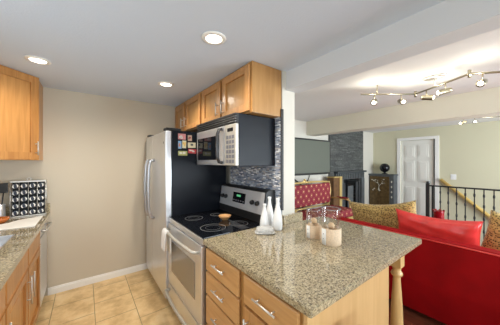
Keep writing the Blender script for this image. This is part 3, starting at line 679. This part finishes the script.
for cI in range(4):
    for r_ in range(5):
        x = X0+.009+(X1-X0-.018)*(cI+.5)/4; z = z0+.0150+.0255+r_*.067+.001
        lb = 'dark spice jar with white edged lid, %s column of the rack, %s row' % (cn[cI], rn[r_])
        if j0 is None:
            j0 = thing('spice_jar', lb, 'spice jar', (x, 3.160, z), 'spice jars in the rack')
            ml = Matrix.Rotation(PI/2, 4, 'X')
            obj('jar', MB().lathe([(0, -.035), (.022, -.035), (.0245, -.03), (.0245, .02), (.02, .026), (0, .026)], n=16).xform(ml), 'navy', j0, local=True)
            obj('lid', MB().lathe([(0, .026), (.0215, .026), (.0245, .028), (.0245, .040), (.02, .0415), (0, .0405)], n=20).xform(ml), 'navy', j0, local=True)
            for sg in (-1, 1):
                pts = [(sg*.017*math.cos(q+sg*.25), -.042, .021*math.sin(q+sg*.25)) for q in [(-1.0+2.0*i/8) for i in range(9)]]
                obj('rim_band', MB().tube(pts, [.0015, .003, .0045, .0055, .006, .0055, .0045, .003, .0015], 8), 'paper', j0, local=True)
        else: dup(j0, (x, 3.160, z), lb)
cx, cy = -.665, 3.07
cr = thing('utensil_crock', 'stainless utensil crock at the left edge of the counter', 'crock', (cx, cy, z0))
obj('pot', MB().lathe([(0, 0), (.053, 0), (.055, .004), (.055, .15), (.051, .152), (.050, .15), (.050, .01), (0, .01)], (cx, cy, z0), 32), 'steel', cr)
def utensil(nm, lb, dx, dy, hx, hy, top, head, mat):
    b = (cx+dx, cy+dy, z0+.012); e = (cx+hx, cy+hy, z0+top)
    m = MB().tube([b, e], .005, 8)
    if head == 'ladle': m.ball((e[0], e[1], e[2]+.03), .034, 1, .55, 1)
    elif head == 'spat': m.box(e[0]-.03, e[0]+.03, e[1]-.004, e[1]+.004, e[2]-.005, e[2]+.09, .003)
    else: m.ball((e[0], e[1], e[2]+.03), .028, 1, .35, 1.5)
    solo(nm, m, mat, lb, 'utensil', b)
utensil('spatula', 'black slotted spatula standing in the utensil crock', .02, .0, .045, -.015, .26, 'spat', 'black')
utensil('ladle', 'steel ladle standing in the utensil crock', -.015, .015, .005, .03, .29, 'ladle', 'nickel')
utensil('cooking_spoon', 'wooden spoon standing in the utensil crock', -.02, -.02, -.05, -.03, .26, 'spoon', 'toast')
bo = (-.628, 2.93, z0)
solo('glazed_bowl', MB().lathe([(0, 0), (.04, 0), (.06, .02), (.068, .045), (.062, .046), (.055, .022), (0, .012)], bo, 28, sx=1.1), 'bowl', 'amber orange glazed bowl in front of the utensil crock', 'bowl', bo)
solo('counter_mat', MB().poly([(-.75, 2.62), (-.345, 2.60), (-.345, 3.03), (-.50, 2.955), (-.55, 2.86), (-.75, 2.76)], z0, z0+.005, .001), 'paper', 'white paper mat lying on the left counter between sink and spice rack', 'mat', (-.5, 2.7, z0))

# ------------------------------------------------------------------ living room: sofa and pillows
SXo, STop, SYe = 2.47, 0.77, 1.52
s = thing('sofa', 'red velvet sofa with its back to the kitchen', 'sofa', (SXo, 0, 0))
def soft(mb, x0, x1, y0, y1, z0, z1, bv): return mb.box(x0, x1, y0, y1, z0, z1, bv, 4, True)
bk = yprism(MB(), [(2.49, .06), (SXo, .35), (SXo, .745), (SXo+.02, .768), (SXo+.12, .768), (SXo+.15, .74), (SXo+.2, .40), (SXo+.2, .06)], -1.3, SYe)
obj('back', bk, 'red', s)
obj('piping', MB().tube([(SXo+.003, -1.29, .757), (SXo+.003, SYe-.01, .757)], .007), 'redl', s)
obj('seat_base', soft(MB(), SXo+.2, 3.35, -1.28, SYe-.02, .08, .30, .02), 'red', s)
obj('arm', soft(MB(), SXo+.16, 3.38, SYe-.2, SYe, .06, .60, .06), 'red', s)
obj('arm', soft(MB(), SXo+.16, 3.38, -1.3, -1.1, .06, .60, .06), 'red', s)
for k in range(3):
    a = -1.1+k*(SYe-.2+1.1)/3; obj('seat_cushion', soft(MB(), SXo+.2, 3.38, a+.003, a+(SYe-.2+1.1)/3-.003, .30, .45, .035), 'red', s)
for x in (SXo+.07, 3.3):
    for y in (-1.22, SYe-.08): obj('leg', MB().lathe([(.018, 0), (.025, .03), (.03, .08)], (x, y, 0), 12), 'black', s)

def pillow(nm, W, Hh, T, mat, label, loc, rz, lean, roll, sag=0.0, sharp=.45):
    t = bmesh.new(); nu, nv = 28, 16; G = {}
    for sgn in (1, -1):
        for i in range(nu+1):
            for j in range(nv+1):
                a = -1+2*i/nu; b = -1+2*j/nv
                if sgn == -1 and (i in (0, nu) or j in (0, nv)): G[(sgn, i, j)] = G[(1, i, j)]; continue
                th = T/2*((1-a**4)*(1-b**4))**sharp
                kx = 1-.07*(1-b*b)*abs(a)**3; kz = 1-.10*(1-a*a)
                zz = b*Hh/2*kz - sag*(1-a*a)*(b > -.2)*(b+.2)/1.2
                wr = .006*math.sin(a*9+b*4)+.004*math.sin(b*13-a*5)
                G[(sgn, i, j)] = t.verts.new((sgn*(th+wr*min(1, th/(T*.2))), a*W/2*kx, zz))
        for i in range(nu):
            for j in range(nv):
                f = [G[(sgn, i, j)], G[(sgn, i+1, j)], G[(sgn, i+1, j+1)], G[(sgn, i, j+1)]]
                try: t.faces.new(f)
                except ValueError: pass
    bmesh.ops.recalc_face_normals(t, faces=t.faces[:]); mb = MB(); mb.merge(t, True)
    mb.xform(Matrix.Rotation(rz, 4, 'Z') @ Matrix.Rotation(lean, 4, 'Y') @ Matrix.Rotation(roll, 4, 'X'))
    o = obj(nm, mb, mat); o.location = loc; o['label'] = label; o['category'] = 'pillow'; o['group'] = 'throw pillows on the sofa'; return o
pillow('throw_pillow', .80, .50, .16, 'leo', 'wide leopard print plush pillow at the far end of the sofa', (2.98, 1.20, .73), 0, -.10, -.15, .03)
pillow('throw_pillow', .68, .42, .17, 'redl', 'red leather pillow leaning on the sofa back between the leopard pillows', (2.80, .645, .735), .0, -.12, .0, .018)
pillow('throw_pillow', .50, .50, .16, 'leo', 'leopard print pillow at the right edge, beside the red leather pillow', (2.98, .09, .73), .0, -.10, .22, .0)

# ------------------------------------------------------------------ settee
s = thing('settee', 'gilt framed settee in red patterned upholstery under the television', 'settee', (2.8, 2.0, 0))
QX0, QX1, QB, QF = 2.42, 3.90, 2.50, 2.0
bkm = MB().box(QX0+.04, QX1-.08, QB-.03, QB+.04, .68, 1.06, .03, 3, True)
obj('back_cushion', bkm, 'damask', s)
top = [(QX0+.02+(QX1-QX0-.08)*k/12, QB+.02, 1.075+.022*math.sin(k/12*PI)) for k in range(13)]
fr = MB().tube(top, .018).tube([(QX0+.05, QB+.01, .64), (QX1-.08, QB+.01, .64)], .016)
fr.tube([(QX0+.02, QB+.02, 1.08), (QX0-.0, QB+.01, .9), (QX0+.03, QB+.02, .65), (QX0+.03, QB+.03, .4)], .017)
fr.tube([(QX1-.06, QB+.02, 1.08), (QX1-.03, QB+.01, .9), (QX1-.07, QB+.02, .65), (QX1-.06, QB+.03, .4)], .017)
fr.box(QX0, QX1-.02, QF, QF+.035, .44, .50, .012).box(QX0, QX0+.035, QF, QB+.03, .44, .50, .01).box(QX1-.055, QX1-.02, QF, QB+.03, .44, .50, .01).box(QX0, QX1-.02, QB, QB+.03, .44, .50, .01)
fb = obj('frame', fr, 'gold', s)
obj('crest', MB().ball((3.10, QB+.02, 1.11), .035, 1.8, .5, .7).ball((3.10, QB+.02, 1.145), .02), 'gold', s)
obj('seat_cushion', MB().box(QX0+.02, QX1-.04, QF+.01, QB-.03, .50, .63, .04, 4, True), 'damask', s)
for x in (QX0+.03, QX1-.05):
    sg = -1 if x < 3.2 else 1
    a = MB().tube([(x, QB, .76), (x+sg*.02, QB-.15, .775), (x+sg*.03, QF+.17, .77), (x+sg*.03, QF+.12, .74), (x+sg*.01, QF+.10, .64), (x+sg*.02, QF+.12, .57), (x, QF+.08, .49)], [.016, .016, .02, .02, .016, .016, .018])
    ar = obj('arm', a, 'gold', s)
    obj('arm_pad', MB().ball((x+sg*.025, (QB+QF)/2, .79), .03, .9, 4.2, .6), 'damask', ar)
for x, y in ((QX0+.03, QF+.02), (QX1-.05, QF+.02), (QX0+.03, QB), (QX1-.05, QB)):
    obj('leg', MB().tube([(x, y, .45), (x, y-.02*(y < 2.2), .32), (x, y+.01, .12), (x, y-.015, 0)], [.028, .022, .014, .018]), 'gold', s)

# ------------------------------------------------------------------ television
t = thing('television', 'large flat television on the living room wall, switched off', 'television', (3.5, TY-.02, 1.04))
obj('casing', MB().box(3.03, 4.30, TY-.075, TY-.03, 1.20, 1.925, .006), 'black', t)
obj('screen', MB().box(3.06, 4.27, TY-.078, TY-.074, 1.24, 1.895), 'screen', t)
obj('wall_mount', MB().box(3.4, 3.9, TY-.03, TY-.002, 1.4, 1.7), 'black', t)
solo('cable', MB().tube([(3.10, TY-.02, 1.195), (3.14, TY-.02, 1.16), (3.38, TY-.02, 1.02), (3.44, TY-.02, .95), (3.44, TY-.02, .1)], .013, 8), 'black', 'thick black cable slanting down to the right below the television', 'cable')
solo('cable', MB().tube([(3.66, TY-.02, 1.195), (3.62, TY-.02, 1.12), (3.54, TY-.02, 1.02), (3.53, TY-.02, .1)], .007, 8), 'black', 'thin black cable slanting down to the left below the television', 'cable')

# ------------------------------------------------------------------ fireplace
FYp = TY-.03
t = thing('fireplace', 'charcoal fireplace surround with slatted frieze below the stone wall', 'fireplace', (4.9, FYp, 0))
obj('mantel_shelf', MB().box(4.50, 5.84, FYp-.10, FYp-.001, 1.20, 1.245, .006), 'mantel', t)
obj('surround', MB().box(4.52, 4.80, FYp-.05, FYp-.001, 0, 1.05, .004).box(5.68, 5.83, FYp-.05, FYp-.001, 0, 1.05, .004).box(4.52, 5.83, FYp-.04, FYp-.001, 1.05, 1.2), 'slate', t)
for k in range(16): obj('slat', MB().box(4.56+k*.079, 4.60+k*.079, FYp-.065, FYp-.04, 1.06, 1.19, .003), 'slate', t)
obj('hearth_lining', MB().box(4.93, 5.65, BW-.10, BW-.082, .01, 1.04), 'black', t)
for x, w_ in ((4.84, .09), (5.05, .25), (5.42, .11), (5.57, .07)): obj('fire_screen_panel', MB().box(x, x+w_, FYp-.03, FYp-.02, .02, .96 if w_ != .25 else .88, .003), 'slate' if w_ == .25 else 'mantel', t)
# brown and gold upright cabinet left of fireplace
ux, uy = 4.04, 2.58
t = thing('tall_cabinet', 'narrow brown cabinet with gold edge standing between settee and fireplace', 'cabinet', (ux, uy, 0))
obj('body', MB().box(ux+.06, ux+.30, uy, uy+.15, .02, 1.13, .005), 'browng', t)
obj('corner_trim', MB().box(ux+.27, ux+.36, uy-.012, uy+.16, 0, 1.14, .004), 'gold', t)
obj('top', MB().box(ux+.055, ux+.365, uy-.015, uy+.165, 1.13, 1.15, .004), 'gold', t)
# bronze chest with painted doors
hx, y0, y1 = 6.22, 2.25, 2.85
t = thing('lacquer_chest', 'bronze lacquer chest with branch inlay standing left of the white door', 'chest', (hx, y0, 0))
obj('body', MB().box(hx+.02, DX-.02, y0, y1, .08, 1.11, .005), 'slate', t)
obj('top', MB().box(hx-.01, DX-.018, y0-.02, y1+.02, 1.11, 1.14, .005), 'slate', t)
for a, b in ((y0+.10, y0+.335), (y0+.34, y1-.02)):
    dd = obj('door', MB().box(hx, hx+.02, a, b, .12, 1.08, .003), 'bronze', t)
m = MB(); rr = random.Random(4)
def br_(p, a, L, r, d):
    e = (hx-.003, p[1]+L*math.cos(a), p[2]+L*math.sin(a)); m.tube([p, e], [r, r*.6], 6)
    if d:
        for q in (-.6, .55): br_(e, a+q+rr.uniform(-.15, .15), L*.66, r*.65, d-1)
br_((hx-.003, y0+.36, .72), PI/2+.2, .12, .009, 3)
obj('branch_inlay', m, 'shell', t)
for k in range(10): obj('petal_inlay', MB().ball((hx-.002, y0+.14+rr.random()*.4, .68+rr.random()*.35), .017, .3, 1.3, .8, 6), 'shell', t)
for k in range(4): obj('petal_inlay', MB().ball((hx+.018, y0+.05, .56+k*.13), .02, .3, .8, 1.4, 6), 'shell', t)
obj('foot', MB().box(hx+.03, DX-.03, y0+.01, y1-.01, 0, .08), 'black', t)
c = (6.34, 2.50, 1.141)
t = thing('sphere_ornament', 'glossy black sphere on a small stand on top of the bronze chest', 'ornament', c)
obj('stand', MB().lathe([(0, 0), (.07, 0), (.075, .012), (.03, .025), (.025, .045), (.045, .06), (0, .06)], c, 20), 'black', t)
obj('sphere', MB().ball((c[0], c[1], c[2]+.165), .118, n=16), 'blackg', t)
# light switch
sw = solo('light_switch', MB().box(DX-.007, DX-.001, 1.125, 1.22, 1.07, 1.19, .002), 'white', 'white light switch plate on the wall right of the door', 'switch', (DX, 1.17, 1.13))
obj('rocker', MB().box(DX-.012, DX-.006, 1.155, 1.19, 1.10, 1.16, .002), 'white', sw)
# stair railing
RX = 5.05
t = thing('stair_railing', 'black iron railing with twisted balusters along the stairwell', 'railing', (RX, 1.26, 0))
obj('newel_post', MB().box(RX-.025, RX+.025, 1.24, 1.29, 0, 1.07, .003).ball((RX, 1.265, 1.085), .022), 'black', t)
obj('newel_post', MB().box(RX-.012, RX+.012, 1.18, 1.205, 0, 1.04, .002), 'black', t)
obj('top_rail', MB().box(RX-.02, RX+.02, -1.6, 1.25, 1.015, 1.04, .004), 'black', t)
obj('bottom_rail', MB().box(RX-.01, RX+.01, -1.6, 1.25, .07, .09), 'black', t)
for k in range(25):
    y = 1.085-k*.107
    if y < -1.55: break
    m = MB().box(RX-.007, RX+.007, y-.007, y+.007, .09, 1.016)
    for zc in (.35, .55, .75, .92): m.tube([(RX, y, zc-.035), (RX, y, zc-.015), (RX, y, zc+.015), (RX, y, zc+.035)], [.006, .0135, .0135, .006], 8)
    obj('baluster', m, 'black', t)
# pine wall handrail going down
t = thing('wall_handrail', 'yellow pine handrail sloping down the wall behind the railing', 'handrail', (DX-.05, 1.36, 1.05))
sl = (1.06-.36)/(1.36-.598)
m = MB(); m.tube([(DX-.06, 1.38, 1.065), (DX-.06, -.55, 1.065-sl*1.93)], .034, 12)
obj('rail', m, 'pine', t)
for y in (1.2, .4, -.4): obj('bracket', MB().tube([(DX-.06, y, 1.065-sl*(1.38-y)-.025), (DX-.055, y, 1.065-sl*(1.38-y)-.06), (DX, y, 1.065-sl*(1.38-y)-.07)], .006), 'nickel', t)
# red scalloped pot on a little side table behind the sofa
px, py = 3.9, .855
t = thing('side_table', 'small round dark side table hidden behind the sofa pillows', 'side table', (px, py, 0))
obj('top', MB().lathe([(0, .60), (.2, .60), (.21, .61), (.2, .62), (0, .62)], (px, py, 0), 28), 'bronze', t)
obj('pedestal', MB().lathe([(.15, 0), (.15, .015), (.03, .05), (.02, .3), (.03, .58), (.06, .6)], (px, py, 0), 20), 'bronze', t)
m = MB(); tt = bmesh.new(); prof = [(.045, 0), (.06, .01), (.058, .12), (.060, .15), (.066, .172)]; rings = []
for i, (r, z) in enumerate(prof):
    rings.append([tt.verts.new((px+r*math.cos(2*PI*k/40), py+r*math.sin(2*PI*k/40), .621+z+(.012*math.cos(8*2*PI*k/40) if i == 4 else 0))) for k in range(40)])
for p, q in zip(rings, rings[1:]):
    for k in range(40): tt.faces.new((p[k], p[(k+1) % 40], q[(k+1) % 40], q[k]))
tt.faces.new(rings[0][::-1]); bmesh.ops.recalc_face_normals(tt, faces=tt.faces[:]); m.merge(tt, True)
o = solo('scalloped_vase', m, 'redg', 'dark red vase with a scalloped rim showing above the red pillow', 'vase', (px, py, .621)); o.modifiers.new('s', 'SOLIDIFY').thickness = 0.005

# ------------------------------------------------------------------ recessed lights
def can(x, y, label, p):
    t = thing('recessed_light', label, 'ceiling light', (x, y, H), 'recessed kitchen lights')
    obj('trim_ring', MB().lathe([(.05, -.002), (.055, -.010), (.078, -.005), (.080, -.001), (.05, -.001)], (x, y, H), 36), 'trim', t)
    obj('lens', MB().lathe([(0, -.006), (.051, -.006), (.051, -.002), (0, -.002)], (x, y, H), 28), 'disc', t)
    spot('recessed_spot', (x, y, H-.03), (x, y, 0), p, 165, 1.0, (1, .9, .76), .06)
can(-.303, 2.417, 'recessed light over the left counter, leftmost of the three', 28)
can(.673, 2.358, 'recessed light in front of the refrigerator cabinets', 46)
can(.675, 1.294, 'recessed light nearest the camera, over the peninsula edge', 42)

# ------------------------------------------------------------------ track lights
def head(parent, c, d, lit=True, s=1.0, power=6):
    """c: pivot on rail, d: direction of lamp"""
    c = Vector(c); d = Vector(d).normalized(); b = c+Vector((0, 0, -.075*s))
    h = obj('lamp_head', MB().tube([b-d*.045*s, b-d*.03*s, b+d*.045*s, b+d*.05*s], [.017*s, .024*s, .026*s, .030*s], 14), 'nickelw', parent)
    obj('stem', MB().tube([c, b], .005), 'nickelw', h)
    obj('lens', MB().ball(b+d*.044*s, .020*s, n=8), 'bulb', h)
    l = bpy.data.lights.new('track_bulb', 'POINT'); l.energy = power; l.color = (1, .93, .76); l.shadow_soft_size = .02
    lo = bpy.data.objects.new('track_bulb', l); C.objects.link(lo); lo.location = b+d*.12*s; lo.location.z = 2.13
zt = 2.175
A = Vector((2.33, 1.15, zt)); Bp = Vector((2.78, .80, zt)); Cp = Vector((2.49, .352, zt)); Dp = Vector((2.66, .16, zt)); Ep = Vector((3.0, -.2, zt))
t = thing('track_light', 'zigzag brushed nickel track light on the living room ceiling', 'track light', (2.6, .6, H))
for p, q in ((A, Bp), (Bp, Cp), (Cp, Ep)): obj('rail', MB().tube([p, q], .009, 8), 'nickelw', t)
for p in (Bp, Cp): obj('joint', MB().tube([p+Vector((0, 0, -.03)), p+Vector((0, 0, .03))], .012), 'nickelw', t)
for p in (A.lerp(Bp, .3), Cp.lerp(Ep, .6)): obj('hanger', MB().tube([p, Vector((p.x, p.y, H))], .006), 'nickelw', t)
cpz = Bp.lerp(Cp, .42)
obj('canopy', MB().lathe([(0, -.022), (.05, -.02), (.06, -.002), (0, -.002)], (cpz.x, cpz.y, H), 24, sx=1, sy=1.6).tube([cpz, Vector((cpz.x, cpz.y, H))], .008), 'nickel', t)
head(t, A.lerp(Bp, .25), (-.75, -.2, -.45), power=1.6)
head(t, A.lerp(Bp, .74), (-.5, -.5, -.3), power=1.4)
head(t, Bp.lerp(Cp, .25), (.3, -.8, -.15), power=1.0)
head(t, Bp.lerp(Cp, .62), (-.35, .8, -.15), power=1.0)
head(t, Cp.lerp(Ep, .12), (-.8, .1, -.3), power=1.0)
zt = 2.2
t = thing('track_light', 'smaller track light beyond the second ceiling beam', 'track light', (5.3, .56, H))
A = Vector((5.10, .82, zt)); Bp = Vector((5.50, .30, zt))
obj('rail', MB().tube([A, Bp], .009, 8), 'nickelw', t)
obj('canopy', MB().lathe([(0, -.02), (.05, -.02), (.06, -.002), (0, -.002)], (5.30, .56, H), 24).tube([(5.30, .56, zt), (5.30, .56, H)], .008), 'nickel', t)
head(t, A.lerp(Bp, .05), (-.5, .6, -.3), s=.9, power=0.9)
head(t, A.lerp(Bp, .28), (-.9, -.2, -.1), s=.9, power=0.9)
head(t, A.lerp(Bp, .85), (-.9, .1, -.1), s=.9, power=0.9)
